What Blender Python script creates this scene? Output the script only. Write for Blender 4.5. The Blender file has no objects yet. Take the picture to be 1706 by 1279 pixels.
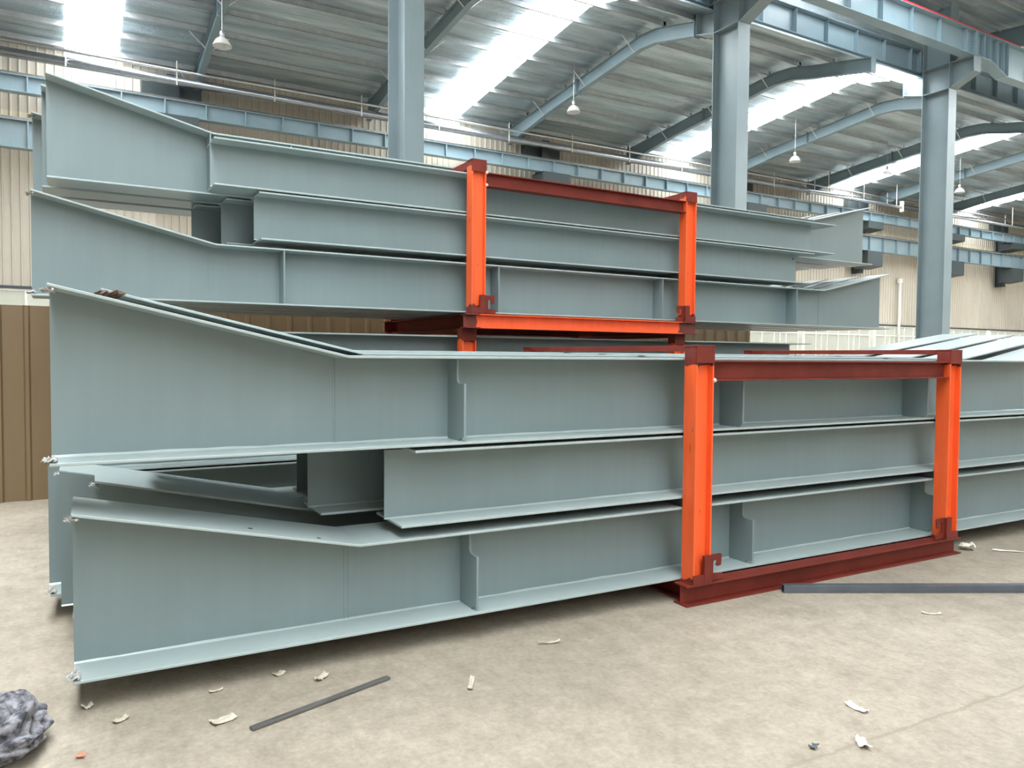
import bpy, bmesh, math, random
from mathutils import Vector, Matrix, noise

random.seed(7)
scene = bpy.context.scene
COL = scene.collection
R = math.radians

# ------------------------------------------------------------------ camera
EYE = 1.55
PITCH, ROLL, YAW = R(2.12), R(.458), R(59.84)
fh = Vector((math.cos(YAW), math.sin(YAW), 0)); rh = Vector((math.sin(YAW), -math.cos(YAW), 0)); up = Vector((0, 0, 1))
fwd = fh*math.cos(PITCH) - up*math.sin(PITCH)
u0 = up*math.cos(PITCH) + fh*math.sin(PITCH)
rt = rh*math.cos(ROLL) + u0*math.sin(ROLL)
uc = u0*math.cos(ROLL) - rh*math.sin(ROLL)
cd = bpy.data.cameras.new('camera'); cam = bpy.data.objects.new('camera', cd); COL.objects.link(cam)
m = Matrix.Identity(4)
for i in range(3):
    m[i][0] = rt[i]; m[i][1] = uc[i]; m[i][2] = -fwd[i]
m[2][3] = EYE
cam.matrix_world = m
cd.sensor_width = 36; cd.lens = 1270/1706*36; cd.clip_start = .05; cd.clip_end = 400
scene.camera = cam

# ------------------------------------------------------------------ materials
def nt(name):
    mt = bpy.data.materials.new(name); mt.use_nodes = True
    t = mt.node_tree; b = t.nodes['Principled BSDF']
    return mt, t, b

def tex_noise(t, scale, detail=4, rough=.55, vec=None):
    n = t.nodes.new('ShaderNodeTexNoise'); n.inputs['Scale'].default_value = scale
    n.inputs['Detail'].default_value = detail; n.inputs['Roughness'].default_value = rough
    if vec is not None: t.links.new(vec, n.inputs['Vector'])
    return n

def objvec(t, scale=(1, 1, 1), world=False):
    if world:
        g = t.nodes.new('ShaderNodeNewGeometry'); out = g.outputs['Position']
    else:
        c = t.nodes.new('ShaderNodeTexCoord'); out = c.outputs['Object']
    mp = t.nodes.new('ShaderNodeMapping'); mp.inputs['Scale'].default_value = scale
    t.links.new(out, mp.inputs['Vector'])
    return mp.outputs['Vector']

def ramp(t, fac, stops):
    r = t.nodes.new('ShaderNodeValToRGB'); e = r.color_ramp.elements
    e[0].position, e[0].color = stops[0][0], (*stops[0][1], 1)
    e[1].position, e[1].color = stops[-1][0], (*stops[-1][1], 1)
    for p, c in stops[1:-1]:
        k = e.new(p); k.color = (*c, 1)
    t.links.new(fac, r.inputs['Fac'])
    return r.outputs['Color']

def mixc(t, fac, a, b, mode='MIX'):
    mx = t.nodes.new('ShaderNodeMix'); mx.data_type = 'RGBA'; mx.blend_type = mode
    if isinstance(fac, (int, float)): mx.inputs['Factor'].default_value = fac
    else: t.links.new(fac, mx.inputs['Factor'])
    for k, v in (('A', a), ('B', b)):
        s = [i for i in mx.inputs if i.name == k and i.type == 'RGBA'][0]
        if isinstance(v, tuple): s.default_value = (*v, 1)
        else: t.links.new(v, s)
    return [o for o in mx.outputs if o.type == 'RGBA'][0]

def bump(t, b, height, strength, dist=.01):
    bp = t.nodes.new('ShaderNodeBump'); bp.inputs['Strength'].default_value = strength; bp.inputs['Distance'].default_value = dist
    t.links.new(height, bp.inputs['Height']); t.links.new(bp.outputs['Normal'], b.inputs['Normal'])

def simple(name, col, rough=.5, metal=0., var=.12, scale=3., bmp=0., spec=.5, stretch=(1, 1, 1)):
    mt, t, b = nt(name)
    v = objvec(t, stretch)
    n = tex_noise(t, scale, 5, .6, v)
    lo = tuple(c*(1-var) for c in col); hi = tuple(min(1, c*(1+var)) for c in col)
    t.links.new(ramp(t, n.outputs['Fac'], [(.3, lo), (.7, hi)]), b.inputs['Base Color'])
    b.inputs['Roughness'].default_value = rough; b.inputs['Metallic'].default_value = metal
    b.inputs['Specular IOR Level'].default_value = spec
    if bmp:
        n2 = tex_noise(t, scale*12, 4, .6, v); bump(t, b, n2.outputs['Fac'], bmp)
    return mt

def paint_grey(name, col, rough=.42, spec=.5):
    """shop-primed grey steel: faint vertical roller streaks, a little dust"""
    mt, t, b = nt(name)
    v1 = objvec(t, (.5, .5, .5)); v2 = objvec(t, (9, 9, .5))
    n1 = tex_noise(t, 1.6, 4, .55, v1); n2 = tex_noise(t, 2.0, 3, .5, v2)
    c1 = ramp(t, n1.outputs['Fac'], [(.3, tuple(c*.93 for c in col)), (.7, tuple(c*1.07 for c in col))])
    c2 = ramp(t, n2.outputs['Fac'], [(.35, (.98,)*3), (.65, (1.015,)*3)])
    t.links.new(mixc(t, 1.0, c1, c2, 'MULTIPLY'), b.inputs['Base Color'])
    b.inputs['Roughness'].default_value = rough; b.inputs['Specular IOR Level'].default_value = spec
    n3 = tex_noise(t, 55, 3, .5, objvec(t)); bump(t, b, n3.outputs['Fac'], .06, .004)
    return mt

def two_paint(name, axis, lo, hi, main, ends, soft=.05):
    """main coat along the middle of a member, the end zones still in the other coat (ragged brush edge)"""
    mt, t, b = nt(name)
    c = t.nodes.new('ShaderNodeTexCoord'); s = t.nodes.new('ShaderNodeSeparateXYZ'); t.links.new(c.outputs['Object'], s.inputs[0])
    n = tex_noise(t, 14, 3, .6, objvec(t, (1, 1, .35) if axis == 'Z' else (.35, 1, 1)))
    a = t.nodes.new('ShaderNodeMath'); a.operation = 'MULTIPLY_ADD'; t.links.new(n.outputs['Fac'], a.inputs[0])
    a.inputs[1].default_value = .09; t.links.new(s.outputs[axis], a.inputs[2])
    g = t.nodes.new('ShaderNodeMath'); g.operation = 'GREATER_THAN'; t.links.new(a.outputs[0], g.inputs[0]); g.inputs[1].default_value = lo+.045
    l = t.nodes.new('ShaderNodeMath'); l.operation = 'LESS_THAN'; t.links.new(a.outputs[0], l.inputs[0]); l.inputs[1].default_value = hi+.045
    p = t.nodes.new('ShaderNodeMath'); p.operation = 'MULTIPLY'; t.links.new(g.outputs[0], p.inputs[0]); t.links.new(l.outputs[0], p.inputs[1])
    n2 = tex_noise(t, 5, 5, .6, objvec(t, (3, 3, .4)))
    cm = ramp(t, n2.outputs['Fac'], [(.3, tuple(x*.88 for x in main)), (.7, tuple(min(1, x*1.06) for x in main))])
    # rust scuffs in the coat
    n4 = tex_noise(t, 26, 4, .65, objvec(t, (1, 1, .25)))
    r4 = ramp(t, n4.outputs['Fac'], [(.70, (0, 0, 0)), (.76, (1, 1, 1))])
    cm = mixc(t, r4, cm, (.16, .035, .02))
    ce = ramp(t, n2.outputs['Fac'], [(.3, tuple(x*.8 for x in ends)), (.7, tuple(x*1.25 for x in ends))])
    t.links.new(mixc(t, p.outputs[0], ce, cm), b.inputs['Base Color'])
    b.inputs['Roughness'].default_value = .45
    return mt

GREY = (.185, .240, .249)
M = {}
M['grey'] = paint_grey('grey_paint', GREY)
M['grey_flange_lit'] = paint_grey('grey_paint_flange_lit', (.335, .395, .392), .36)  # same paint as the webs, lightened for the light on flange tops
M['bead'] = paint_grey('bead_paint', (.36, .42, .415), .28)
M['column'] = paint_grey('column_paint', (.20, .255, .275), .4)
M['girder'] = paint_grey('girder_paint', (.23, .32, .365), .4)
M['wallsteel'] = paint_grey('wall_steel_paint', (.20, .27, .30), .45)
M['darksteel'] = paint_grey('dark_steel_paint', (.05, .065, .07), .5)
RED = (.150, .022, .014); ORANGE = (.83, .115, .026)
M['red'] = simple('red_oxide', RED, .55, 0, .2, 6, 0, .25)
M['post'] = two_paint('post_paint', 'Z', .16, 1.50, ORANGE, RED)
M['post_up'] = two_paint('post_paint_rear', 'Z', .21, 1.47, ORANGE, RED)
M['post_low'] = two_paint('post_paint_lower', 'Z', .20, 1.70, ORANGE, RED)
M['weld'] = simple('weld_spot', (.62, .52, .48), .5, .2, .15, 30)
M['orange_beam'] = two_paint('beam_paint', 'X', .14, 2.60, ORANGE, RED)
M['mill'] = simple('mill_scale', (.13, .125, .12), .34, .4, .35, 5, 0, .5, (1, 6, 6))
M['tube'] = simple('tube_steel', (.10, .115, .135), .38, .3, .15, 6)
M['galv'] = simple('galvanised', (.62, .65, .68), .28, .9, .1, 5, .0)
M['duct'] = simple('duct_zinc', (.40, .43, .47), .25, .9, .1, 5)
M['galvp'] = simple('galvanised_purlin', (.55, .57, .58), .4, .8, .1, 5)
M['lampglass'] = None
M['white'] = simple('white_frame', (.80, .79, .74), .5, 0, .06, 4)
M['pipe_red'] = simple('red_pipe', (.62, .035, .05), .35, 0, .1, 4)
M['fleck'] = simple('orange_fleck', (.55, .22, .14), .7, 0, .2, 20)
M['scrap'] = simple('pale_scrap', (.50, .45, .36), .8, 0, .2, 20)
M['scrapw'] = simple('white_scrap', (.70, .67, .61), .8, 0, .1, 20)
M['film'] = simple('torn_film', (.36, .355, .33), .5, 0, .55, 40, .3)
M['rust'] = simple('burnt_edge', (.12, .07, .05), .8, 0, .5, 60, .6)

# foil insulation
mt, t, b = nt('foil_insulation'); M['foil'] = mt
v = objvec(t, (.18, 1.6, 1.6), True)
n1 = tex_noise(t, 1.3, 6, .65, v); n2 = tex_noise(t, 7, 5, .6, objvec(t, (.25, 1.4, 1.4), True)); n3 = tex_noise(t, 2.2, 5, .65, objvec(t, (1.1, .9, .9), True))
c = ramp(t, n1.outputs['Fac'], [(.3, (.29, .365, .41)), (.5, (.50, .595, .64)), (.72, (.76, .85, .90))])
t.links.new(c, b.inputs['Base Color']); b.inputs['Metallic'].default_value = .7; b.inputs['Roughness'].default_value = .34
ad = t.nodes.new('ShaderNodeMath'); ad.operation = 'ADD'; t.links.new(n2.outputs['Fac'], ad.inputs[0]); t.links.new(n3.outputs['Fac'], ad.inputs[1])
bump(t, b, ad.outputs[0], .8, .07)

# daylit translucent roof sheet
mt, t, b = nt('translucent_roof_sheet'); M['sky'] = mt
b.inputs['Base Color'].default_value = (.85, .88, .88, 1)
b.inputs['Emission Color'].default_value = (.90, .97, 1, 1); b.inputs['Emission Strength'].default_value = 18.0
mt2, t, b = nt('added_roof_glow_near'); M['sky_near_added'] = mt2  # glow of the unseen strips added over the near span
b.inputs['Base Color'].default_value = (.85, .88, .88, 1)
b.inputs['Emission Color'].default_value = (.93, .975, 1, 1); b.inputs['Emission Strength'].default_value = 18.5

# cladding
def clad(name, col):
    mt, t, b = nt(name)
    n1 = tex_noise(t, .5, 5, .6, objvec(t, (1, 1, .35), True)); n2 = tex_noise(t, 4, 4, .6, objvec(t, (2, 2, .15), True))
    c1 = ramp(t, n1.outputs['Fac'], [(.3, tuple(x*.86 for x in col)), (.7, tuple(min(1, x*1.06) for x in col))])
    c2 = ramp(t, n2.outputs['Fac'], [(.3, (.92, .91, .89)), (.7, (1, 1, 1))])
    t.links.new(mixc(t, 1., c1, c2, 'MULTIPLY'), b.inputs['Base Color']); b.inputs['Roughness'].default_value = .5
    return mt
M['clad'] = clad('beige_cladding', (.60, .54, .455))
M['cladw'] = clad('cream_cladding', (.70, .62, .46))
M['fence'] = clad('brown_fence', (.185, .127, .066))

# concrete floor
mt, t, b = nt('dusty_concrete'); M['floor'] = mt
w = objvec(t, (1, 1, 1), True)
n1 = tex_noise(t, .55, 6, .62, w); n2 = tex_noise(t, 5, 7, .7, w); n3 = tex_noise(t, 38, 4, .7, w); n4 = tex_noise(t, 1.7, 4, .6, w)
c1 = ramp(t, n1.outputs['Fac'], [(.28, (.262, .225, .177)), (.5, (.328, .283, .225)), (.72, (.395, .346, .280))])
c2 = ramp(t, n2.outputs['Fac'], [(.25, (.76, .75, .73)), (.5, (.98, .98, .98)), (.75, (1.15, 1.15, 1.16))])
c3 = ramp(t, n3.outputs['Fac'], [(.3, (.83, .83, .83)), (.7, (1.10, 1.10, 1.10))])
c = mixc(t, 1., mixc(t, 1., c1, c2, 'MULTIPLY'), c3, 'MULTIPLY')
n5 = tex_noise(t, 15, 6, .75, objvec(t, (1, .55, 1), True)); n6 = tex_noise(t, 150, 2, .6, w)
c = mixc(t, 1., c, ramp(t, n5.outputs['Fac'], [(.28, (.83, .82, .80)), (.5, (1, 1, 1)), (.72, (1.13, 1.13, 1.12))]), 'MULTIPLY')
c = mixc(t, ramp(t, n6.outputs['Fac'], [(.70, (0, 0, 0)), (.78, (.6, .6, .6))]), c, (.16, .135, .105))
# long saw-cut crack: distance to a wobbling line in world space
sp = t.nodes.new('ShaderNodeSeparateXYZ'); t.links.new(w, sp.inputs[0])
def mth(op, a, bb):
    k = t.nodes.new('ShaderNodeMath'); k.operation = op
    for i, x in enumerate((a, bb)):
        if x is None: continue
        if isinstance(x, (int, float)): k.inputs[i].default_value = x
        else: t.links.new(x, k.inputs[i])
    return k.outputs[0]
wob = mth('ADD', mth('MULTIPLY', mth('SUBTRACT', n2.outputs['Fac'], .5), .075), mth('MULTIPLY', mth('SUBTRACT', n3.outputs['Fac'], .5), .022))
ln = mth('ABSOLUTE', mth('ADD', mth('ADD', sp.outputs['Y'], mth('MULTIPLY', sp.outputs['X'], .04)), mth('ADD', wob, -2.01)), None)
brk = mth('MULTIPLY', mth('GREATER_THAN', n4.outputs['Fac'], .34), .75)
ck = mth('MULTIPLY', mth('LESS_THAN', ln, mth('MULTIPLY', mth('POWER', n3.outputs['Fac'], 2.0), .034)), brk)
ck2 = mth('MULTIPLY', mth('LESS_THAN', ln, .03), mth('GREATER_THAN', n3.outputs['Fac'], .6))
c = mixc(t, mth('MULTIPLY', ck2, .5), c, (.30, .26, .20))
c = mixc(t, mth('MULTIPLY', ck, .7), c, (.20, .165, .12))
# pale scuffs
pale = ramp(t, tex_noise(t, 2.3, 8, .75, w).outputs['Fac'], [(.66, (0, 0, 0)), (.78, (1, 1, 1))])
c = mixc(t, mixc(t, .55, (0, 0, 0), pale), c, (.66, .62, .54))
t.links.new(c, b.inputs['Base Color']); b.inputs['Roughness'].default_value = .62; b.inputs['Specular IOR Level'].default_value = .35
bump(t, b, n2.outputs['Fac'], .25, .012)

# window glass: dusty
mt, t, b = nt('dusty_glass'); M['glass'] = mt
b.inputs['Base Color'].default_value = (.55, .55, .48, 1); b.inputs['Roughness'].default_value = .25; b.inputs['Alpha'].default_value = .55
# lamp glass
mt, t, b = nt('prismatic_lamp_shade'); M['lampglass'] = mt
b.inputs['Base Color'].default_value = (.62, .60, .58, 1); b.inputs['Roughness'].default_value = .12; b.inputs['Alpha'].default_value = .5
mt, t, b = nt('grey_cloth'); M['rag'] = mt
n = tex_noise(t, 22, 4, .6, objvec(t))
t.links.new(ramp(t, n.outputs['Fac'], [(.4, (.035, .035, .045)), (.6, (.26, .255, .275))]), b.inputs['Base Color']); b.inputs['Roughness'].default_value = .9

# ------------------------------------------------------------------ mesh helpers
class MB:
    def __init__(s): s.v = []; s.f = []
    def box(s, x0, x1, y0, y1, z0, z1):
        n = len(s.v)
        s.v += [(x, y, z) for z in (z0, z1) for y in (y0, y1) for x in (x0, x1)]
        s.f += [tuple(n+i for i in q) for q in ((0, 2, 3, 1), (4, 5, 7, 6), (0, 1, 5, 4), (2, 6, 7, 3), (0, 4, 6, 2), (1, 3, 7, 5))]
        return s
    def prism(s, poly, axis, a0, a1):
        """poly: 2D points; axis X: (y,z), Y: (x,z), Z: (x,y)"""
        n = len(s.v); k = len(poly)
        for a in (a0, a1):
            for p, q in poly:
                s.v.append({'X': (a, p, q), 'Y': (p, a, q), 'Z': (p, q, a)}[axis])
        s.f.append(tuple(n+i for i in range(k))); s.f.append(tuple(n+k+i for i in reversed(range(k))))
        for i in range(k):
            j = (i+1) % k; s.f.append((n+i, n+k+i, n+k+j, n+j))
        return s
    def tube(s, pts, r, seg=10, cap=True):
        pts = [Vector(p) for p in pts]; n0 = len(s.v)
        for i, p in enumerate(pts):
            d = (pts[min(i+1, len(pts)-1)] - pts[max(i-1, 0)]).normalized()
            a = d.orthogonal().normalized() if abs(d.z) > .9 else d.cross(Vector((0, 0, 1))).normalized()
            bb = d.cross(a)
            for k in range(seg):
                th = 2*math.pi*k/seg; s.v.append(tuple(p + a*math.cos(th)*r + bb*math.sin(th)*r))
        for i in range(len(pts)-1):
            for k in range(seg):
                A = n0+i*seg+k; B = n0+i*seg+(k+1) % seg
                s.f.append((A, B, B+seg, A+seg))
        if cap:
            s.f.append(tuple(n0+k for k in reversed(range(seg)))); s.f.append(tuple(n0+(len(pts)-1)*seg+k for k in range(seg)))
        return s
    def lathe(s, prof, seg=16, c=(0, 0, 0)):
        n0 = len(s.v)
        for r, z in prof:
            for k in range(seg):
                th = 2*math.pi*k/seg; s.v.append((c[0]+r*math.cos(th), c[1]+r*math.sin(th), c[2]+z))
        for i in range(len(prof)-1):
            for k in range(seg):
                A = n0+i*seg+k; B = n0+i*seg+(k+1) % seg
                s.f.append((A, B, B+seg, A+seg))
        return s
    def build(s, name, mat, parent=None, smooth=False, bev=0.):
        me = bpy.data.meshes.new(name); me.from_pydata(s.v, [], s.f); me.update()
        bm = bmesh.new(); bm.from_mesh(me); bmesh.ops.recalc_face_normals(bm, faces=bm.faces); bm.to_mesh(me); bm.free()
        me.materials.append(mat)
        if smooth:
            for p in me.polygons: p.use_smooth = True
        o = bpy.data.objects.new(name, me); COL.objects.link(o)
        if parent is not None: o.parent = parent
        if bev:
            md = o.modifiers.new('bevel', 'BEVEL'); md.width = bev; md.segments = 2; md.limit_method = 'ANGLE'
        return o

GROUPS = {'roof_rafter': 'rafters under the hall roof', 'crane_column': 'tall columns carrying the crane girders', 'crane_girder': 'crane girders on the tall columns',
          'wall_column': 'columns along the rear wall', 'wall_crane_girder': 'long crane girders along the rear wall', 'high_bay_lamp': 'glass lamps hung from the roof',
          'stacking_rack': 'steel stacking racks', 'sprinkler_pipe': 'slim pipes under the eave', 'scrap': 'scraps on the concrete floor'}
def tag(o, label, cat, group=None):
    o['label'] = label; o['category'] = cat
    group = group or GROUPS.get(o.name.split('.')[0]) or GROUPS.get(cat)
    if group: o['group'] = group
    return o
def struct(o): o['kind'] = 'structure'; return o

FRONT_ROT = R(-1.37)                # the nearer stack stands a touch askew to the hall
def thing(name, label, cat, loc, front=False, group=None):
    o = bpy.data.objects.new(name, None); COL.objects.link(o)
    o.empty_display_size = .2
    p = Vector(loc)
    if front:
        p = Matrix.Rotation(FRONT_ROT, 3, 'Z') @ p; o.rotation_euler = (0, 0, FRONT_ROT)
    o.location = p
    return tag(o, label, cat, group)

def lerp_poly(poly, x):
    for (x0, z0), (x1, z1) in zip(poly, poly[1:]):
        if x <= x1: return z0 + (z1-z0)*(x-x0)/(x1-x0) if x1 > x0 else z0
    return poly[-1][1]

# ------------------------------------------------------------------ welded I girders
def cope_outline(w, z0, z1):
    """front stiffener seen end-on: full width below, narrower above, with a rounded step; y runs outward from web"""
    h = z1-z0; zs = z0 + h*.70; wn = w*.56; r = .03
    pts = [(0, z0), (w*.70, z0), (w*.80, z0+.018), (w, z0+.022), (w, zs)]
    for k in range(0, 7):
        a = math.pi/2*k/6
        pts.append((wn + r - r*math.sin(a), zs + r - r*math.cos(a)))
    pts += [(wn, z1), (0, z1)]
    return pts

def girder(label, frame_front, Yf, b, bot, top, tf=.014, tw=.008, stiffs=(), web_x=None, seams=(), group=None, tear=0, fholes=(), name='steel_girder', holes=(), mats=('grey', 'grey_flange_lit')):
    x0 = min(bot[0][0], top[0][0]); z0 = min(z for _, z in bot); yc = Yf + b/2
    grp = 'girders of the front stack' if frame_front else 'girders of the upper far stack' if z0 > 1.8 else 'girders of the floor-level far stack'
    o = thing(name, label, 'girder', (x0, yc, z0), frame_front, group or grp)
    L = lambda poly: [(x-x0, z-z0) for x, z in poly]
    B, T = L(bot), L(top)
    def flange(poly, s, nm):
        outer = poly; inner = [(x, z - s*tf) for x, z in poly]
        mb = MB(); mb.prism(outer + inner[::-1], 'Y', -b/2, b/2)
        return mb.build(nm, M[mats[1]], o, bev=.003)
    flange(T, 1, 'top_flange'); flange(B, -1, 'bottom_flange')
    wx0, wx1 = web_x if web_x else (max(bot[0][0], top[0][0]), min(bot[-1][0], top[-1][0]))
    wx0 -= x0; wx1 -= x0
    xb = [wx0] + [x for x, _ in B if wx0 < x < wx1] + [wx1]
    xt = [wx0] + [x for x, _ in T if wx0 < x < wx1] + [wx1]
    poly = [(x, lerp_poly(B, x)+tf) for x in xb] + [(x, lerp_poly(T, x)-tf) for x in reversed(xt)]
    mb = MB(); mb.prism(poly, 'Y', -tw/2, tw/2)
    for sx in seams:
        x = sx-x0; mb.box(x-.003, x+.003, -tw/2-.0025, 0, lerp_poly(B, x)+tf, lerp_poly(T, x)-tf)
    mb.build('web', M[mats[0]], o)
    zb0 = lerp_poly(B, wx0+.02)+tf
    if B[0][1] == B[-1][1]:            # fillet weld along the web foot, a little uneven
        mb = MB(); n_ = int((wx1-wx0)/.09); g = .009
        P = [wx0 + (wx1-wx0)*i/n_ for i in range(n_+1)]
        for x in P:
            k_ = 1 + .55*noise.noise(Vector((x*6+x0*9, Yf*3, z0*5)))
            mb.v += [(x, -tw/2+.0005, zb0-.0005), (x, -tw/2-g*k_, zb0-.0005), (x, -tw/2+.0005, zb0+g*k_)]
        for i in range(n_):
            a_ = 3*i
            for c_, d_ in ((0, 1), (1, 2), (2, 0)): mb.f.append((a_+c_, a_+3+c_, a_+3+d_, a_+d_))
        mb.f += [(0, 1, 2), (3*n_, 3*n_+2, 3*n_+1)]
        mb.build('weld_bead', M['bead'], o)
    for sx, kind in stiffs:
        x = sx-x0; za = lerp_poly(B, x)+tf+.0005; zb = lerp_poly(T, x)-tf-.0005; w = b/2-tw/2-.006
        pts = cope_outline(w, za, zb) if kind == 'cope' else [(0, za), (w*.86, za), (w, za+.03), (w, zb), (0, zb)] if kind == 'flat' else [(0, za), (w, za), (w, zb), (0, zb)]
        mb = MB(); mb.prism([(-tw/2-y, z) for y, z in pts], 'X', x-.006, x+.006)
        mb.build('stiffener', M[mats[0]], o)
    for hx, hy in fholes:
        sl = (lerp_poly(T, hx-x0+.01)-lerp_poly(T, hx-x0-.01))/.02
        mb = MB(); mb.lathe([(0, 0), (.011, 0), (.011, .002), (0, .002)], 10); q = mb.build('bolt_hole', M['darksteel'], o)
        q.rotation_euler = (0, -math.atan(sl), 0); q.location = (hx-x0, hy-yc, lerp_poly(T, hx-x0)+.0005)
    for hx, hz in holes:
        mb = MB(); mb.lathe([(.0, 0), (.013, 0), (.013, .004), (0, .004)], 10); q = mb.build('bolt_hole', M['darksteel'], o)
        q.rotation_euler = (R(90), 0, 0); q.location = (hx-x0, -tw/2, hz-z0)
    if tear == 3:
        torn(o, T[0][0]+.035, -b/2-.02, T[0][1]-tf-.040, 1, 'burnt_tip', 'rust', 'burnt blackened flange tip', 2.6)
    elif tear:
        for (ex, ez, sgn) in ((B[0][0], B[0][1]+tf, 1), (T[0][0], T[0][1]-tf, -1)):
            if tear == 2 and sgn == 1: continue
            torn(o, ex, -b/2, ez, sgn)
    return o

def torn(parent, x, y, z, sgn, nm='torn_film', mat='film', lab='torn pale wrapping film on flange tip', k=1.15):
    """ragged strip of wrapping left on a flange tip"""
    bm = bmesh.new(); bmesh.ops.create_grid(bm, x_segments=9, y_segments=7, size=.5)
    for q in bm.verts:
        px, py = q.co.x, q.co.y
        d = noise.noise(Vector((px*4+x*7, py*4+z*5, 3)))
        d2 = noise.noise(Vector((px*9, py*9+z*3, 9)))
        q.co = Vector((x + (px*.045 + d2*.014)*k, y + .045 + py*.10 + d*.006, z + ((.006 + .022*abs(d) + .012*d2)*k + .001)*sgn))
    me = bpy.data.meshes.new(nm); bm.to_mesh(me); bm.free(); me.materials.append(M[mat])
    o = bpy.data.objects.new(nm, me); COL.objects.link(o); o.parent = parent
    sm = o.modifiers.new('thick', 'SOLIDIFY'); sm.thickness = .002
    o['label'] = lab
    return o

B_ = .34          # flange width in the far stack
BN, BM = .45, .40  # nearer stack: tapered / straight
def tapered(zb, zt, rise, xl, kl, kr, xr, rise_r=None):
    rr = rise if rise_r is None else rise_r
    return [(xl, zb), (xr, zb)], [(xl, zt+rise), (kl, zt), (kr, zt), (xr, zt+rr)]

# ---- nearer stack, bottom layer
bt, tp = tapered(.135, .597, .272, -.09, 1.165, 8.55, 9.6)
girder('deep grey girder in the bottom layer of the front stack, nearest row, on red base', True, 3.69, BN, bt, tp, stiffs=((1.826, 'cope'), (3.903, 'cope'), (5.93, 'cope')), seams=(1.148, 1.172), tear=1, fholes=((.655, 3.80), (.97, 3.74)))
bt, tp = tapered(.135, .597, .272, -.11, 1.20, 8.55, 9.6); tp = [(.0, .865)] + tp[1:]
girder('girder second from the front in the bottom layer of the front stack, sloping in shade', True, 4.62, BN, bt, tp, web_x=(-.168, 9.5), tear=2)
bt, tp = tapered(.135, .597, .272, -.23, 1.10, 8.55, 9.5); tp = [(-.18, .870)] + tp[1:]
girder('backmost girder in the bottom layer of the front stack, its end jutting out furthest left', True, 5.10, BN, bt, tp, web_x=(-.245, 9.45), tear=1)
# ---- middle layer: straight
girder('straight grey girder in the middle layer of the front stack, front row, square left end', True, 3.69, BM, [(1.385, .654), (8.4, .654)], [(1.46, 1.054), (8.4, 1.054)], web_x=(1.36, 8.38), tear=0)
girder('straight girder in the middle layer of the front stack, second row, wide shaded end', True, 4.19, BM, [(1.10, .654), (8.3, .654)], [(1.10, 1.054), (8.3, 1.054)], web_x=(1.075, 8.28))
girder('straight girder in the middle layer of the front stack, third row, darkest narrow end', True, 4.70, BM, [(1.15, .654), (8.3, .654)], [(1.15, 1.054), (8.3, 1.054)], web_x=(1.13, 8.28))
# ---- top layer
bt, tp = tapered(1.072, 1.545, .292, -.165, 1.109, 7.28, 8.80, .26)
girder('deep tapered girder on top of the front stack, front row, long sloping left flange', True, 3.69, BN, bt, tp, stiffs=((1.745, 'cope'), (3.79, 'flat'), (5.79, 'flat')), seams=(1.09, 1.102), tear=1)
bt, tp = tapered(1.072, 1.560, .30, .035, 1.34, 7.06, 8.66, .240)
girder('second tapered girder on top of the front stack, burnt flange tip above the front slope', True, 4.165, .42, bt, tp, tear=3)
bt, tp = tapered(1.072, 1.570, .27, .25, 1.45, 6.97, 8.74, .252)
girder('third tapered girder on top of the front stack, pale right flange second from the back', True, 4.63, .42, bt, tp)
bt, tp = tapered(1.072, 1.580, .25, .30, 1.50, 6.88, 8.87, .268)
girder('back tapered girder on top of the front stack, pale right flange below the right column', True, 5.095, .42, bt, tp)
# burnt lump on the tip of the second top girder
# ---- upper stack on the far rack
bt, tp = tapered(1.945, 2.405, .285, -.225, 1.00, 8.20, 9.55)
girder('long tapered girder in the bottom layer of the upper stack, front row, both ends flared', False, 6.33, B_, bt, tp, stiffs=((1.527, 'full'), (3.53, 'full'), (5.56, 'full'), (7.70, 'full')), seams=(.97, 8.30), tear=1)
bt, tp = tapered(1.945, 2.405, .285, -.10, 1.05, 8.20, 9.50)
girder('second tapered girder from the front in the bottom layer of the upper stack', False, 6.78, B_, bt, tp)
bt, tp = tapered(1.945, 2.405, .285, -.05, 1.05, 8.20, 9.45)
girder('third tapered girder from the front in the bottom layer of the upper stack', False, 7.23, B_, bt, tp)
bt, tp = tapered(1.945, 2.405, .285, 0, 1.05, 8.20, 9.40)
girder('backmost tapered girder in the bottom layer of the upper stack, underside above the windows', False, 7.72, B_, bt, tp)
girder('straight girder in the middle layer of the upper stack, front row, hole near right end', False, 6.33, B_, [(1.345, 2.466), (7.93, 2.466)], [(1.33, 2.847), (8.0, 2.847)], web_x=(1.32, 7.86), holes=((7.80, 2.78),))
girder('straight girder in the middle layer of the upper stack, second row, left end stepped back', False, 6.75, B_, [(1.15, 2.466), (7.7, 2.466)], [(1.15, 2.847), (7.7, 2.847)], web_x=(1.135, 7.68))
girder('straight girder in the middle layer of the upper stack, third row, leftmost shaded end', False, 7.17, B_, [(.97, 2.466), (7.6, 2.466)], [(.97, 2.847), (7.6, 2.847)], web_x=(.955, 7.58))
girder('straight girder on top of the upper stack, front row, behind the dark red top rail', False, 6.33, B_, [(.99, 2.861), (8.37, 2.861)], [(.99, 3.230), (8.39, 3.230)], web_x=(.985, 8.12))
bt, tp = tapered(2.861, 3.372, .274, -.13, 1.05, 8.50, 9.75, .30)
girder('tapered girder on top of the upper stack, second row, tallest flared left end', False, 6.75, B_, bt, tp, stiffs=((1.03, 'flat'), (1.69, 'full'), (7.3, 'full')))
bt, tp = tapered(2.861, 3.372, .30, -.17, 1.05, 8.50, 9.6, .28)
girder('tapered girder on top of the upper stack, third row, purple-grey end edge at far left', False, 7.17, B_, bt, tp)
bt, tp = tapered(2.861, 3.372, .19, -.25, .6, 8.50, 9.5, .28)
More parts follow.
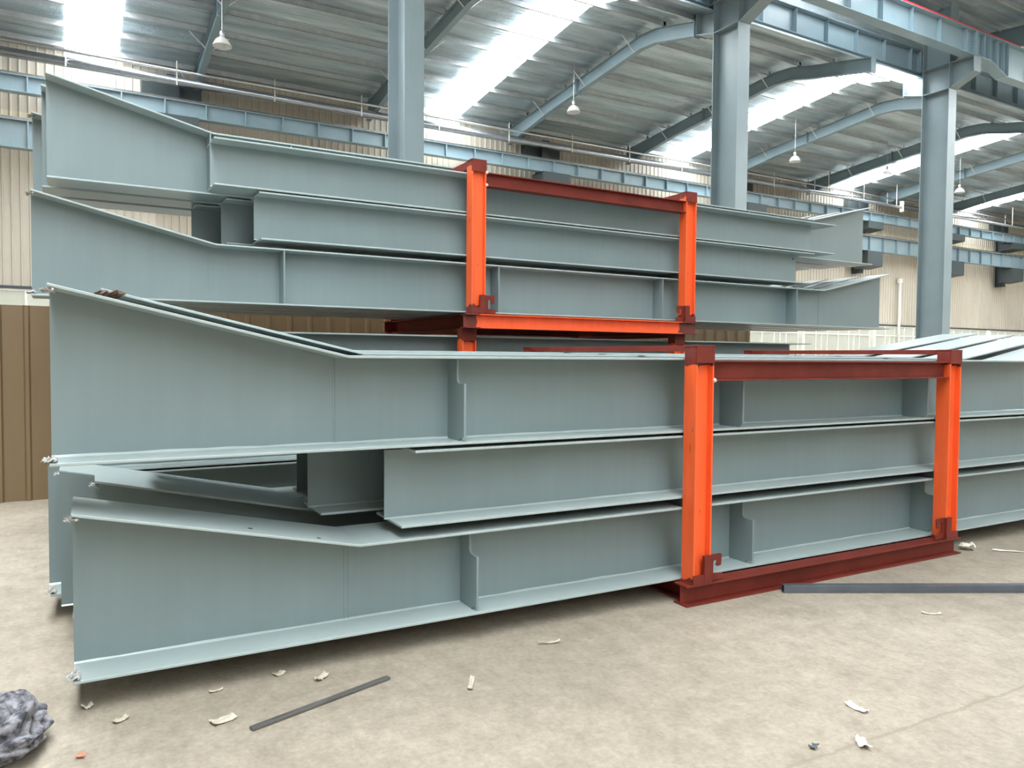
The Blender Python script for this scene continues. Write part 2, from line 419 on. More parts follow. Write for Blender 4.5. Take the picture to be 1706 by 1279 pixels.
girder('tapered girder on top of the upper stack, back row, lower end furthest left', False, 7.60, B_, bt, tp, tear=2)
# ---- lower part of the far stack
girder('straight grey girder just under the orange rack beam, topmost on the floor-level far rack', False, 6.45, B_, [(.9, 1.22), (7.92, 1.22)], [(.9, 1.735), (8.12, 1.735)], web_x=(.95, 7.92))
girder('straight middle girder on the floor-level far rack, glimpsed through the gap at left', False, 6.45, B_, [(-.05, .655), (7.8, .655)], [(-.05, 1.165), (7.8, 1.165)])
girder('straight bottom girder on the floor-level far rack, behind the bottom of the front stack', False, 6.45, B_, [(-.05, .135), (7.8, .135)], [(-.05, .64), (7.8, .64)])

# ------------------------------------------------------------------ racks
def h_bar(mb, x0, x1, yc, z0, z1, w, tf=.010, tw=.008):
    """I section running along X"""
    mb.box(x0, x1, yc-w/2, yc+w/2, z0, z0+tf); mb.box(x0, x1, yc-w/2, yc+w/2, z1-tf, z1); mb.box(x0, x1, yc-tw/2, yc+tw/2, z0+tf, z1-tf)
    return mb
def y_bar(mb, xc, y0, y1, z0, z1, w, tf=.010, tw=.008):
    mb.box(xc-w/2, xc+w/2, y0, y1, z0, z0+tf); mb.box(xc-w/2, xc+w/2, y0, y1, z1-tf, z1); mb.box(xc-tw/2, xc+tw/2, y0, y1, z0+tf, z1-tf)
    return mb

def rack(label, front, X0, Yf, z0, length, depth, height, base_h, rail_top, rail_h, post_mat, base_mat, decks=(), cap=.038, hooks=True, group=None, tie=None):
    o = thing('stacking_rack', label, 'rack', (X0, Yf, z0), front, group)
    pw, pd = .145, .110                       # post across X, along Y
    xs = (.055, length-.055-pw); ys = (.02, depth-.02-pd)
    for yi, y in enumerate(ys):
        yc = y+pd/2
        mb = MB(); h_bar(mb, 0, length, yc, 0, base_h, .125); 
        mb.build('base_beam', M[base_mat] if yi == 0 else M['red'], o, bev=.002)
        mb = MB(); h_bar(mb, xs[0]+pw, xs[1], yc, rail_top-rail_h, rail_top, .10)
        mb.build('top_rail', M['red'], o, bev=.002)
        if yi == 0:
            for zz in ((rail_top-rail_h+.004,) if not z0 else (rail_top-rail_h+.006, rail_top-.006)) if hooks else ():
                mb = MB(); mb.lathe([(0, -.016), (.011, -.011), (.016, 0), (.011, .011), (0, .016)], 10, (xs[0]+pw+.006, yc-.052, zz)); mb.build('weld_spot', M['weld'], o, True)
        for xi, x in enumerate(xs):
            mb = MB()
            mb.box(x, x+.011, y, y+pd, base_h, height); mb.box(x+pw-.011, x+pw, y, y+pd, base_h, height)
            mb.box(x+.011, x+pw-.011, y+pd/2-.012, y+pd/2-.002, base_h, height)
            # base plate and head plate
            mb.box(x-.006, x+pw+.006, y-.006, y+pd+.006, base_h, base_h+.008)
            mb.box(x-.004, x+pw+.004, y-.004, y+pd+.004, height-.008, height)
            p = mb.build('post', M[post_mat], o, bev=.0015)
            mb = MB(); zz = rail_top-rail_h
            mb.box(x-.001, x+pw+.001, y-.003, y+.010, height-.11, height-.009)
            q = mb.build('head_plate', M['red'], p)
            if hooks and yi == 0:
                s = 1 if xi == 0 else -1
                hx = x+pw if xi == 0 else x
                zc = base_h
                # L shaped foot gusset with an open hook plate
                mb = MB()
                pl = [(0, zc+.008), (.075, zc+.008), (.075, zc+.045), (.022, zc+.052), (.022, zc+.125), (.030, zc+.135), (.040, zc+.132), (.044, zc+.118),
                      (.036, zc+.100), (.048, zc+.092), (.066, zc+.098), (.070, zc+.165), (.062, zc+.172), (0, zc+.172)]
                pl = [(a*1.5, c) for a, c in pl]
                mb.prism([(hx+s*a, c) for a, c in pl], 'Y', y+.012, y+.020)
                mb.build('hook', M['red'], p)
                mb = MB(); gx = hx - s*.060
                mb.box(min(gx, hx+s*.004), max(gx, hx+s*.004), y-.010, y+.012, zc+.008, zc+.175)
                mb.box(x-.004, x+pw+.004, y-.008, y-.0005, zc+.008, zc+.06)
                mb.build('gusset', M['red'], p)
    for x in xs:
        xc = x+pw/2
        mb = MB(); y_bar(mb, xc, ys[0]+.13, ys[1]-.005, .0, base_h, .12); mb.build('cross_beam', M['red'], o)
        mb = MB(); mb.box(x+.01, x+.06, ys[0]+pd+.004, ys[1]-.004 if tie is None else ys[0]+pd+tie, height-cap, height-.002); mb.build('tie_rail', M['red'], o, bev=.002)
        for (za, zb) in decks:
            mb = MB(); mb.box(xc-.045, xc+.045, ys[0]+pd+.002, ys[1]-.002, za-z0, zb-z0); mb.build('cross_member', M['darksteel'], o)
    return o

rack('red and orange stacking rack standing on the floor, holding the front girder stack', True, 3.20, 3.545, 0, 2.86, 2.20, 1.625, .131, 1.53, .128, 'post', 'red', decks=((.600, .652), (1.056, 1.070)))
rack('orange-beamed stacking rack lifted on top of the far one, holding the upper stack', False, 3.115, 6.18, 1.80, 2.84, 2.16, 1.53, .130, 1.425, .124, 'post_up', 'orange_beam', decks=((2.421, 2.464), (2.8485, 2.8595)), tie=.42, cap=.075)
rack('dark red stacking rack at floor level under the raised orange one, mostly hidden', False, 3.085, 6.30, 0, 2.84, 2.0, 1.798, .131, 1.205, .10, 'post_low', 'red', decks=((.642, .6535), (1.168, 1.218)), hooks=False)

# ------------------------------------------------------------------ things on the floor
def on_floor_bar(name, label, cat, a, b, w, h, mat, hollow=False, z=0.002):
    a = Vector((a[0], a[1], 0)); b = Vector((b[0], b[1], 0)); d = b-a; Lg = d.length
    o = bpy.data.objects.new(name, None)
    mb = MB()
    if hollow:
        tk = .003
        mb.box(0, Lg, -w/2, w/2, 0, tk); mb.box(0, Lg, -w/2, w/2, h-tk, h); mb.box(0, Lg, -w/2, -w/2+tk, tk, h-tk); mb.box(0, Lg, w/2-tk, w/2, tk, h-tk)
    else: mb.box(0, Lg, -w/2, w/2, 0, h)
    ob = mb.build(name, mat, None, bev=.002)
    ob.location = (a.x, a.y, z); ob.rotation_euler = (0, 0, math.atan2(d.y, d.x))
    return tag(ob, label, cat)
on_floor_bar('flat_bar', 'short dark flat steel bar lying alone on the concrete in front of the stack', 'bar', (.63, 3.20), (1.305, 3.40), .030, .012, M['mill'])
on_floor_bar('square_tube', 'long blue-grey square steel tube on the floor before the front rack', 'tube', (4.07, 3.415), (8.0, 1.28), .05, .05, M['tube'], True)

def scrap(label, x, y, L_, W_, rot, mat, curl=.012, seed=0, name='wood_chip', cat='scrap'):
    bm = bmesh.new(); bmesh.ops.create_grid(bm, x_segments=8, y_segments=5, size=.5)
    for q in bm.verts:
        px, py = q.co.x, q.co.y
        n_ = noise.noise(Vector((px*3+seed, py*3, seed*1.7)))
        wv = 1 + .5*noise.noise(Vector((px*5, seed, 2)))
        q.co = Vector((px*L_, py*W_*wv, .004 + curl*abs(n_) + curl*.6*(2*px)**2))
    me = bpy.data.meshes.new(name); bm.to_mesh(me); bm.free(); me.materials.append(mat)
    o = bpy.data.objects.new(name, me); COL.objects.link(o); o.location = (x, y, 0); o.rotation_euler = (0, 0, rot)
    sm = o.modifiers.new('thick', 'SOLIDIFY'); sm.thickness = .003
    return tag(o, label, cat)
scrap('small pale paper scrap under the shadow edge of the front stack', .86, 3.70, .05, .035, .4, M['scrap'], .012, 1, 'paper_scrap')
scrap('curled pale strip on the floor right of the flat bar', 1.62, 3.15, .13, .022, 1.0, M['scrap'], .012, 2, 'paper_strip')
scrap('thin curled shaving on the floor below the middle of the front stack', 2.22, 3.40, .12, .012, -.3, M['scrap'], .02, 3, 'wood_shaving')
scrap('white paper piece on the open floor at right, standing out brightest', 3.00, 2.10, .10, .040, 1.5, M['scrapw'], .012, 4, 'paper_scrap')
scrap('white crumpled paper beside the floor crack at bottom right', 2.73, 1.88, .07, .04, .9, M['scrapw'], .02, 5, 'paper_scrap')
scrap('small blue-grey lump on the floor left of the crumpled paper', 2.54, 1.965, .032, .024, .2, M['tube'], .015, 6, 'plastic_lump')
scrap('slim pale wood sliver on the floor below the square tube', 4.52, 2.675, .11, .022, -.7, M['scrap'], .008, 7, 'wood_sliver')
scrap('crumpled white plastic with a trailing tail by the right foot of the front rack', 6.32, 3.46, .13, .10, .5, M['scrapw'], .05, 8, 'plastic_scrap')
scrap('thin white plastic tail lying beside the right foot of the front rack', 6.62, 3.20, .42, .025, -.72, M['scrapw'], .01, 9, 'plastic_strip')
scrap('yellowish flake on the floor below the left end of the front stack', .17, 3.552, .06, .03, .5, M['scrap'], .012, 10, 'paper_flake')
scrap('small orange plastic fleck on the floor near the dark rag', .02, 3.30, .022, .03, 1.2, M['fleck'], .01, 11, 'plastic_fleck')

scrap('curled pale flake above the middle of the flat bar, at the shadow edge', 1.023, 3.553, .075, .03, .6, M['scrap'], .02, 12, 'paper_flake')
scrap('thin pale shaving below the front stack, left of the flat bar', .565, 3.651, .06, .014, .1, M['scrap'], .01, 13, 'wood_shaving')
scrap('torn pale paper piece on the floor left of the flat bar', .545, 3.34, .10, .05, .3, M['scrap'], .012, 14, 'paper_scrap')
scrap('small pale crumb on the floor beside the left end of the front stack', .05, 3.748, .04, .03, .3, M['scrap'], .02, 15, 'paper_crumb')

# crumpled rag
bm = bmesh.new(); bmesh.ops.create_icosphere(bm, subdivisions=5, radius=1)
for q in bm.verts:
    d = q.co.normalized()
    k = 1 + .30*noise.noise(d*1.5) + .30*abs(noise.noise(d*2.6+Vector((4, 1, 2)))) - .05*abs(noise.noise(d*5))
    q.co = Vector((d.x*.22*k, d.y*.21*k, max(0, (d.z*.5+.42)*.20*k)))
me = bpy.data.meshes.new('rag'); bm.to_mesh(me); bm.free(); me.materials.append(M['rag'])
for p in me.polygons: p.use_smooth = True
o = bpy.data.objects.new('rag', me); COL.objects.link(o); o.location = (-.30, 3.50, 0)
tag(o, 'crumpled dark grey rag on the floor in the bottom left corner', 'rag')

# ------------------------------------------------------------------ hall shell
XL, XR = -16., 68.
mb = MB(); mb.box(-30, XR+6, -14, 29.6, -.2, 0); struct(mb.build('floor', M['floor']))
mb = MB(); mb.box(-30, XR+70, 29.9, 60, -.3, -.05); struct(mb.build('ground_outside', M['floor']))
mb = MB(); mb.box(-30, XR+70, 41, 42, -.05, 9); struct(mb.build('wall_neighbour', simple('neighbour_render', (.42, .43, .36), .8, 0, .2, .6)))

RX = [-8.9, -2.45, 4.0, 10.35, 16.8, 23.3, 29.8, 36.2, 42.7, 49.1, 55.6, 62.0]
def roofz(y):
    P = [(17.0, 11.88), (20.0, 12.60), (29.8, 11.60)]
    return lerp_poly(P, y)

def corrugated(x0, x1, z0, z1, y, pitch=.25, rib=.07, d=.035):
    mb = MB(); pts = []
    x = x0
    while x < x1:
        pts += [(x, y), (x+pitch-rib, y), (x+pitch-rib*.75, y-d), (x+pitch-rib*.25, y-d)]; x += pitch
    pts.append((x, y))
    n = len(pts)
    mb.v = [(a, b_, z0) for a, b_ in pts] + [(a, b_, z1) for a, b_ in pts] + [(pts[0][0], y+.05, z0), (pts[-1][0], y+.05, z0), (pts[0][0], y+.05, z1), (pts[-1][0], y+.05, z1)]
    mb.f = [(i, i+1, n+i+1, n+i) for i in range(n-1)]
    k = 2*n; mb.f += [(k, k+2, k+3, k+1), (0, n, k+2, k), (n-1, k+1, k+3, 2*n-1)]
    return mb
wall = struct(corrugated(XL, XR, 3.68, 11.75, 29.5).build('wall_back', M['clad']))
mb = MB(); mb.box(XL, XR, 29.42, 29.72, 0, 1.15); mb.build('masonry_base', M['white'], wall)
mb = MB(); mb.box(XL, XR, 29.38, 29.6, 3.60, 3.68); mb.build('sill_flashing', M['darksteel'], wall)
corrugated(XL, XR, 8.45, 9.25, 29.40, .25).build('cladding_strip', M['cladw'], wall)
# window strips between the wall columns
for i in range(1, len(RX)-1):
    x0, x1 = RX[i]+.28, RX[i+1]-.28
    mb = MB(); mb.box(x0, x1, 29.50, 29.53, 1.18, 3.58); w_ = struct(mb.build('window_%d' % i, M['glass']))
    mb = MB(); k = 6; st = (x1-x0)/k
    for j in range(k+1): mb.box(x0+j*st-.035, x0+j*st+.035, 29.44, 29.55, 1.18, 3.58)
    for zz in (1.18, 2.95, 3.52): mb.box(x0, x1, 29.445, 29.548, zz, zz+.07)
    for j in (1, 4): mb.box(x0+(j+.5)*st-.03, x0+(j+.5)*st+.03, 29.45, 29.545, 1.2, 2.95)
    mb.build('window_frame', M['white'], w_)

wf = struct(corrugated(XL, XR, 0, 6.5, -13.2, .5, .14, .04).build('wall_front', M['clad']))
corrugated(XL, -4, 6.5, 13.9, -13.2, .5, .14, .04).build('upper_cladding', M['clad'], wf)  # high gap up to the next piece is invented, to light the girders
corrugated(8.5, XR, 6.5, 13.9, -13.2, .5, .14, .04).build('upper_cladding', M['clad'], wf)
mb = MB(); mb.box(XL-.2, XL, -13.2, 29.5, 0, 14.5); struct(mb.build('wall_left', M['clad']))  # unseen wall, put in to darken the left-facing sides
mb = MB(); mb.box(XR, XR+.2, -13.2, 29.5, 0, 14.5); struct(mb.build('wall_right', M['clad']))

# roof of the far span
def roof_sheet(pts, x0, x1, th=.06):
    mb = MB(); poly = pts + [(y, z+th) for y, z in reversed(pts)]
    mb.prism(poly, 'X', x0, x1); return mb
ceil = struct(roof_sheet([(17.1, roofz(17.1)), (20, 12.6), (29.75, roofz(29.75))], XL, XR).build('ceiling', M['foil']))
for i in range(0, len(RX)-1):
    # one translucent strip in every second bay
    if i % 2 == 1:
        xc = (RX[i]+RX[i+1])/2; wd = .78
        roof_sheet([(17.3, roofz(17.3)-.02), (20, 12.58), (29.3, roofz(29.3)-.02)], xc-wd, xc+wd, .012).build('skylight_panel', M['sky'], ceil)
PY = [29.2 - 1.42*k for k in range(9)]
for y in PY:
    z = roofz(y); mb = MB()
    mb.box(XL, XR, y-.004, y+.004, z-.20, z-.005); mb.box(XL, XR, y-.06, y, z-.206, z-.198); mb.box(XL, XR, y-.06, y-.055, z-.206, z-.18)
    mb.build('purlin', M['galvp'], ceil)
mb = MB(); mb.box(XL, XR, 17.60, 17.66, 12.25, 14.5); struct(mb.build('wall_clerestory', M['foil']))
# roof over the near span
fr = struct(roof_sheet([(-13, 13.9), (8, 13.5), (16.9, 14.45), (17.66, 14.5)], XL, XR).build('ceiling_near', M['foil']))
for xc, hw, ya, yb in ((-.9, 1.4, -12, 16.2), (17.2, .48, 6.5, 16.2), (22.6, .48, 6.5, 16.2), (38.0, 2.2, -12, 12), (50.0, 1.6, -12, 12)):
    P = [(y, lerp_poly([(-13, 13.9), (8, 13.5), (17.66, 14.5)], y)-.04) for y in sorted({ya, yb, *([8] if ya < 8 < yb else [])})]
    roof_sheet(P, xc-hw, xc+hw, .012).build('skylight_panel', M['sky_near_added'], fr)  # unseen glowing strips, added and spaced to shape the shading
for k in range(10):
    y = 16.4-1.5*k; z = lerp_poly([(-13, 13.9), (8, 13.5), (17.9, 14.5)], y)
    mb = MB(); mb.box(XL, XR, y-.004, y+.004, z-.2, z-.004); mb.box(XL, XR, y-.06, y, z-.206, z-.198); mb.build('purlin', M['galvp'], fr)

# ------------------------------------------------------------------ roof rafters of the far span
RD = .46
def rafter(i, label):
    X = RX[i]; ye = 17.80 if i % 2 == 0 else 16.3; pts = [ye, 18.8, 19.6, 20.4, 21.2, 23, 26, 29.3]
    topz = lambda y: roofz(max(y, 17.0))-.215 - max(0, 17.0-y)*.12
    def rz(y):  # softened ridge
        return (topz(y-.35)+topz(y)+topz(y+.35))/3 if 19 < y < 21 else topz(y)
    o = thing('roof_rafter', label, 'rafter', (X, 29.3, rz(29.3)-RD))
    zo = rz(29.3)-RD
    T = [(y-29.3, rz(y)-zo) for y in pts]
    dep = lambda y: RD + max(0, (y-26.5))*.07
    Bp = [(y-29.3, rz(y)-zo-dep(y)) for y in pts]
    up_ = lambda P, d: [(y, z+d) for y, z in P]
    mb = MB(); mb.prism(T + up_(T, -.014)[::-1], 'X', -.10, .10); mb.build('top_flange', M['wallsteel'], o)
    mb = MB(); mb.prism(Bp + up_(Bp, .014)[::-1], 'X', -.10, .10); mb.build('bottom_flange', M['wallsteel'], o)
    mb = MB(); mb.prism(up_(T, -.014) + up_(Bp, .014)[::-1], 'X', -.005, .005); mb.build('web', M['wallsteel'], o)
    mb = MB(); mb.box(-.12, .12, ye-29.32, ye-29.29, T[0][1]-RD-.05, T[0][1]+.02); mb.build('end_plate', M['wallsteel'], o)
    mb = MB(); y = -5.2; z = lerp_poly(T, y); mb.box(-.13, .13, y-.015, y+.015, z-RD-.06, z+.06); mb.build('splice_plate', M['wallsteel'], o)
    for k, y in enumerate(PY):
        if k % 2 == 0 and k < 8:
            for s in (-1, 1):
                mb = MB(); zt = roofz(y)-.19-zo; zb = lerp_poly(Bp, y-29.3)+.02
                mb.tube([(s*.09, y-29.3, zb), (s*.62, y-29.3, zt)], .022, 6); mb.build('fly_brace', M['galvp'], o)
        mb = MB(); mb.box(-.05, .05, y-29.3-.004, y-29.3+.075, lerp_poly(T, y-29.3), roofz(y)-zo-.03); mb.build('purlin_cleat', M['wallsteel'], o)
    return o
RL = {1: 'roof rafter at the left edge beyond the leftmost skylight', 2: 'light grey roof rafter between the leftmost skylight and the first lamp', 3: 'dark roof rafter passing behind the leftmost tall column',
      4: 'light grey roof rafter bolted to the bracket of the middle tall column', 5: 'dark roof rafter passing behind the middle tall column', 6: 'light grey roof rafter with a splice box, reaching the right tall column',
      7: 'dark roof rafter passing behind the right tall column', 8: 'roof rafter first to the right of the right tall column', 9: 'roof rafter second to the right of the right tall column', 10: 'farthest roof rafter near the right edge'}
for i in range(2, 10): rafter(i, RL[i])

# near-span rafter seen in the top right corner
def near_rafter(X, label):
    prof = [(8, 13.5), (16.9, 14.45)]
    o = thing('roof_rafter', label, 'rafter', (X, 16.9, 13.4))
    T = [(y-16.9, z-13.4-.215) for y, z in prof]; Bp = [(y, z-.75) for y, z in T]
    mb = MB(); mb.prism(T + [(y, z-.016) for y, z in T][::-1], 'X', -.12, .12); mb.build('top_flange', M['wallsteel'], o)
    mb = MB(); mb.prism(Bp + [(y, z+.016) for y, z in Bp][::-1], 'X', -.12, .12); mb.build('bottom_flange', M['wallsteel'], o)
    mb = MB(); mb.prism([(y, z-.016) for y, z in T] + [(y, z+.016) for y, z in Bp][::-1], 'X', -.006, .006); mb.build('web', M['wallsteel'], o)
    mb = MB(); mb.tube([(-.1, -2.0, Bp[1][1]-.1), (-.9, -2.0, T[1][1]-.02)], .03, 6); mb.build('fly_brace', M['galvp'], o)
near_rafter(31.2, 'dark near-span rafter high in the top right corner above the red pipe')

# ------------------------------------------------------------------ tall crane columns
def column(X, label):
    o = thing('crane_column', label, 'column', (X, 16.5, 0))
    h = 14.2; w = .47
    mb = MB(); mb.box(-w/2, w/2, -.5, -.476, 0, h); mb.build('front_flange', M['column'], o)
    mb = MB(); mb.box(-w/2, w/2, .476, .5, 0, h); mb.build('rear_flange', M['column'], o)
    mb = MB(); mb.box(-.008, .008, -.476, .476, 0, h); mb.build('web', M['column'], o)
    for z in (11.20, 12.09):
        for s in (-1, 1):
            mb = MB(); mb.box(min(s*.008, s*w/2), max(s*.008, s*w/2), -.476, .476, z-.012, z+.012); mb.build('stiffener', M['column'], o)
    # front bracket
    mb = MB(); mb.prism([(-.5, 11.20), (-1.32, 11.56), (-1.32, 12.08), (-.5, 12.08)], 'X', -.01, .01)
    mb.prism([(-.5, 11.188), (-1.34, 11.548), (-1.34, 11.572), (-.5, 11.212)], 'X', -w/2+.02, w/2-.02)
    mb.box(-w/2+.02, w/2-.02, -1.36, -.5, 12.076, 12.10); mb.box(-w/2+.02, w/2-.02, -1.34, -1.315, 11.56, 12.08)
    mb.build('front_bracket', M['column'], o)
    mb = MB(); mb.prism([(.5, 11.20), (1.25, 11.42), (1.25, 12.08), (.5, 12.08)], 'X', -.01, .01)
    mb.prism([(.5, 11.188), (1.25, 11.408), (1.25, 11.432), (.5, 11.212)], 'X', -w/2+.02, w/2-.02)
    mb.box(-w/2+.02, w/2-.02, .5, 1.25, 12.076, 12.10); mb.box(-w/2+.02, w/2-.02, 1.235, 1.262, 11.38, 12.08)
    mb.build('rear_bracket', M['column'], o)
    mb = MB(); mb.box(-w/2-.1, w/2+.1, -.62, .62, 0, .03); mb.build('base_plate', M['column'], o)
CX = [6.72, 16.95, 27.42, 37.8]
column(CX[0], 'tall grey steel column rising behind the left half of the upper stack')
column(CX[1], 'tall grey steel column with brackets rising behind the right end of the upper stack')
column(CX[2], 'tall grey steel column with brackets at right, beside the pale window strip')
column(CX[3], 'tall grey steel column beyond the right edge of the frame')

def crane_girder(xa, xb, y, label, deep=False):
    o = thing('crane_girder', label, 'girder', (xa, y, 12.103)); L_ = xb-xa
    H = .86; w = .40
    if deep:
        bot = [(0, 0), (.9, 0), (1.9, -.36), (L_-1.9, -.36), (L_-.9, 0), (L_, 0)]
    else: bot = [(0, 0), (L_, 0)]
    top = [(0, H), (L_, H)]
    mb = MB(); mb.box(0, L_, -w/2, w/2, H-.02, H); mb.build('top_flange', M['girder'], o)
    mb = MB(); mb.prism(bot + [(x, z+.02) for x, z in reversed(bot)], 'Y', -w/2, w/2); mb.build('bottom_flange', M['girder'], o)
    mb = MB(); mb.prism([(x, z+.02) for x, z in bot] + [(x, z-.02) for x, z in reversed(top)], 'Y', -.006, .006); mb.build('web', M['girder'], o)
    n = int(L_/1.62)
    xs = [.55 + k*(L_-1.1)/n for k in range(n+1)] + ([.9, 1.35, 1.8] if deep else [])
    for x in xs:
        zb = lerp_poly(bot, x)+.022
        for s in (-1,):
            mb = MB(); mb.box(x-.007, x+.007, -.165, -.006, zb, H-.02); mb.build('stiffener', M['girder'], o)
    for x in (.012, L_-.012):
        mb = MB(); mb.box(x-.011, x+.011, -w/2+.01, w/2-.01, .02, H-.02)
        mb.build('end_plate', M['girder'], o)
    for x in (.03, L_-.03):
        for k in range(5):
            for yy in (-.10,):
                mb = MB(); s = 1 if x < 1 else -1
                mb.tube([(x, yy, .22+k*.11), (x+s*.03, yy, .22+k*.11)], .018, 6); mb.build('bolt', M['galv'], o)
g_names = [('first', CX[0], CX[1]), ('second', CX[1], CX[2]), ('third', CX[2], CX[3])]
YR, YN = 17.38, 15.38
for (nm, a, b2), tr, tn in zip(g_names,
      ('rear crane girder meeting the left side of the middle tall column', 'rear crane girder between the middle and right tall columns', 'rear crane girder running right from the right tall column'),
      ('near crane girder meeting the left side of the middle tall column', 'nearer crane girder between the middle and right tall columns, with the red pipe on it', 'deepened near crane girder running right from the right tall column, sloped underside')):
    crane_girder(a+.006, b2-.006, YR, tr); crane_girder(a+.006, b2-.006, YN, tn, nm == 'third')
mb = MB(); mb.tube([(20.5, 15.30, 13.03), (30.35, 15.30, 13.03)], .065, 10)
p = mb.build('conductor_pipe', M['pipe_red'], None, True); tag(p, 'red pipe lying along the near crane girder at top right', 'pipe')
mb = MB(); mb.tube([(30.35, 15.30, 13.03), (30.9, 15.30, 13.03)], .064, 10); mb.build('white_cap', M['white'], p)

# ------------------------------------------------------------------ rear wall columns, crane girders, pipes
def wall_column(i, label):
    o = thing('wall_column', label, 'column', (i, 29.1, 6.6))
    mb = MB(); mb.box(-.2, .2, -.25, -.235, 0, 4.5); mb.box(-.2, .2, .235, .25, 0, 4.5); mb.box(-.006, .006, -.235, .235, 0, 4.5); mb.build('shaft', M['darksteel'], o)
    for z0_, z1_ in ((.30, 1.19), (2.45, 2.90)):
        mb = MB()
        for sx in (-.70, .685): mb.prism([(-.25, z0_-.05), (-1.15, z0_+.05), (-1.15, z1_), (-.25, z1_)], 'X', sx, sx+.015)
        mb.box(-.70, .70, -1.15, -.25, z1_-.03, z1_); mb.box(-.70, .70, -1.16, -1.14, z0_+.05, z1_)
        mb.prism([(-.25, z0_-.07), (-1.15, z0_+.03), (-1.15, z0_+.05), (-.25, z0_-.05)], 'X', -.70, .70)
        mb.build('bracket', M['darksteel'], o)
    mb = MB(); mb.box(-.95, .95, .05, .30, 3.55, 4.4); mb.box(-.8, .8, .05, .30, 2.05, 2.45); mb.build('shaded_opening', M['darksteel'], o)  # solid dark boxes standing in for the shade in wall openings
WC = [(3.2, 'rear wall column behind the tallest girder end, below the first lamp'), (18.4, 'rear wall column above the dark red top rail of the upper rack'),
      (30.8, 'rear wall column just right of the middle tall column'), (40.6, 'rear wall column just left of the right tall column'),
      (49.0, 'rear wall column just right of the right tall column'), (56.2, 'rear wall column at the right edge')]
for X_, l_ in WC: wall_column(X_, l_)

def wall_girder(z0_, z1_, label, mat):
    y = 28.2; o = thing('wall_crane_girder', label, 'girder', (XL, y, z0_)); H = z1_-z0_; L_ = XR-XL
    mb = MB(); mb.box(0, L_, -.16, .16, H-.02, H); mb.build('top_flange', M[mat], o)
    mb = MB(); mb.box(0, L_, -.16, .16, 0, .02); mb.build('bottom_flange', M[mat], o)
    mb = MB(); mb.box(0, L_, -.006, .006, .02, H-.02); mb.build('web', M[mat], o)
    x = .8
    while x < L_:
        mb = MB(); mb.box(x-.02, x+.02, -.15, -.006, .02, H-.02); mb.build('stiffener', M[mat], o); x += 1.29
    mb = MB(); mb.box(0, L_, -.05, .05, H, H+.10); mb.build('rail', M['mill'], o)
wall_girder(7.80, 8.66, 'lower long crane girder along the rear wall', 'wallsteel')
wall_girder(9.50, 10.02, 'upper long crane girder along the rear wall under the eave', 'girder')

mb = MB(); mb.tube([(XL, 28.3, 10.72), (XR, 28.3, 10.72)], .15, 14)
o = mb.build('duct_pipe', M['duct'], None, True); tag(o, 'fat silver pipe hung along the rear eave', 'pipe')
x = -3.2
while x < 55:
    mb = MB(); mb.box(x-.02, x+.02, 28.135, 28.15, 10.55, 11.35); mb.build('hanger', M['white'], o); x += 3.22
mb = MB(); mb.tube([(XL, 28.0, 10.98), (XR, 28.0, 10.98)], .045, 8)
tag(mb.build('conduit_pipe', M['galv'], None, True), 'thin bright conduit just above the fat eave pipe', 'pipe')
mb = MB(); mb.tube([(34.0, 27.3, 10.35), (42.0, 27.3, 10.35)], .075, 10)
o = mb.build('sprinkler_pipe', M['galv'], None, True); tag(o, 'slim pale pipe with a square bracket at its end, below the fat pipe at right', 'pipe')
mb = MB(); mb.box(41.95, 42.05, 27.2, 27.4, 10.1, 10.7); mb.build('end_bracket', M['white'], o)
for x in (35.5, 38.5, 41.5):
    mb = MB(); mb.box(x-.015, x+.015, 27.29, 27.31, 10.42, 11.6); mb.build('hanger', M['white'], o)
mb = MB(); mb.tube([(44.5, 27.3, 10.35), (62, 27.3, 10.35)], .075, 10)
o = mb.build('sprinkler_pipe', M['galv'], None, True); tag(o, 'slim pale pipe right of the right tall column, below the fat pipe', 'pipe')
for x in (46, 50, 54):
    mb = MB(); mb.box(x-.015, x+.015, 27.29, 27.31, 10.42, 11.6); mb.build('hanger', M['white'], o)

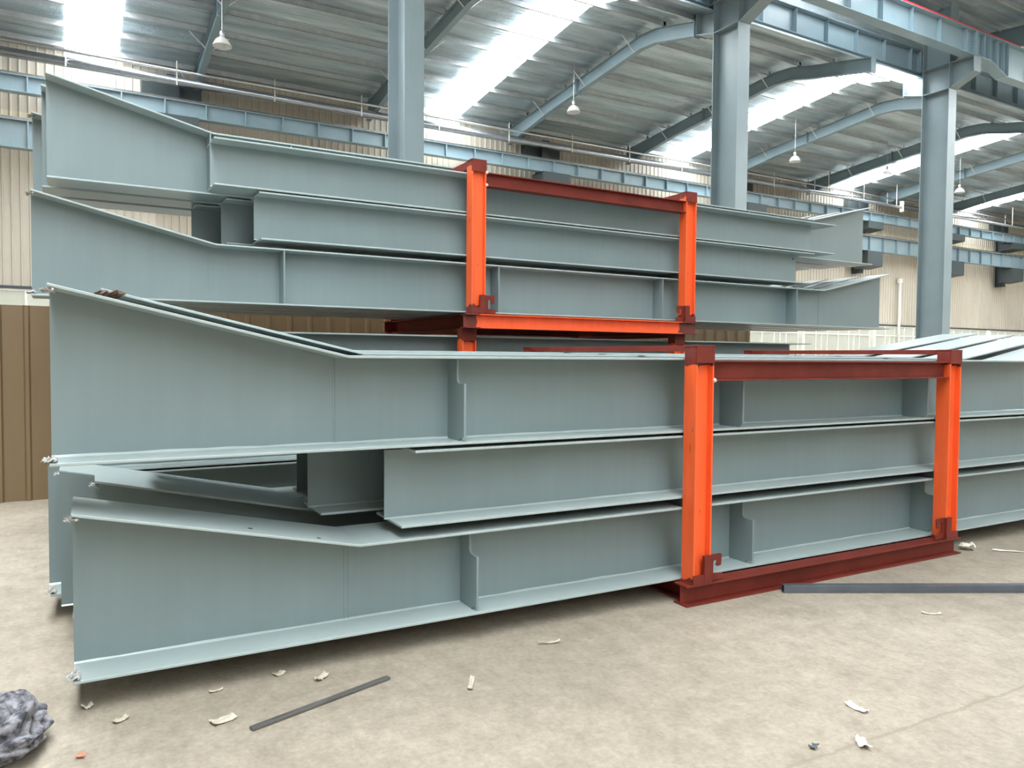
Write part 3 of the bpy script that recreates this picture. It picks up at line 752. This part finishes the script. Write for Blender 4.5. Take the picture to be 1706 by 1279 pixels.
# drain pipe and wall fitting
mb = MB(); mb.tube([(45.0, 29.25, 1.2), (45.0, 29.25, 6.2)], .09, 10); o = mb.build('drain_pipe', M['white'], None, True); tag(o, 'cream vertical drain pipe on the rear wall right of the right tall column', 'pipe')
mb = MB(); mb.lathe([(.09, 0), (.16, .1), (.17, .35), (.17, .36), (0, .36)], 12, (45.0, 29.25, 6.2)); mb.build('hopper', M['white'], o)
o = thing('wall_siren', 'small white siren fixed on the rear wall left of the right tall column', 'siren', (39.9, 29.3, 4.9))
mb = MB(); mb.lathe([(0, -.35), (.12, -.34), (.24, -.05), (.25, .3), (.2, .34), (0, .34)], 14); mb.build('body', M['white'], o, True)
mb = MB(); mb.box(-.04, .04, -.02, .16, -1.1, .1); mb.build('wall_mount', M['galvp'], o)

# ------------------------------------------------------------------ lamps
def lamp(x, y, z, label):
    o = thing('high_bay_lamp', label, 'lamp', (x, y, z))
    mb = MB(); mb.lathe([(.05, .25), (.10, .245), (.19, .16), (.245, .04), (.255, 0), (.245, .0), (.18, .15), (.08, .235)], 20); mb.build('lamp_shade', M['lampglass'], o, True)
    mb = MB(); mb.lathe([(0, .42), (.04, .42), (.06, .39), (.06, .28), (.04, .25), (0, .25)], 14); mb.build('lamp_housing', M['galv'], o, True)
    mb = MB(); mb.tube([(0, 0, .42), (0, 0, roofz(y)-.03-z)], .006, 6); mb.build('hanging_rod', M['galvp'], o)
lamp(3.75, 22.5, 10.0, 'glass high bay lamp beside the leftmost light rafter')
lamp(16.05, 23.3, 10.45, 'glass high bay lamp left of the middle tall column')
lamp(19.6, 18.9, 12.0, 'glass high bay lamp under the crane girder next to the middle tall column')
lamp(28.1, 23.4, 10.3, 'glass high bay lamp between the middle and right tall columns, clear of the skylights')
lamp(34.6, 23.3, 10.5, 'glass high bay lamp against the skylight left of the right tall column')
lamp(40.8, 23.3, 10.35, 'glass high bay lamp just right of the right tall column')

# ------------------------------------------------------------------ fence
mb = corrugated(-5, 10.0, 0, 2.03, 9.37, .245, .065, .03)
o = mb.build('fence', M['fence']); tag(o, 'tall brown corrugated metal fence behind the stacks', 'fence')

# ------------------------------------------------------------------ light
w = bpy.data.worlds.new('overcast'); scene.world = w; w.use_nodes = True
bg = w.node_tree.nodes['Background']; bg.inputs['Color'].default_value = (.91, .97, 1.0, 1); bg.inputs['Strength'].default_value = 3.6

scene.view_settings.view_transform = 'Standard'; scene.view_settings.look = 'None'
scene.view_settings.gamma = 1; scene.view_settings.use_curve_mapping = False
scene.view_settings.exposure = 0.55
scene.cycles.max_bounces = 8; scene.cycles.diffuse_bounces = 5; scene.cycles.glossy_bounces = 4
scene.cycles.sample_clamp_indirect = 6
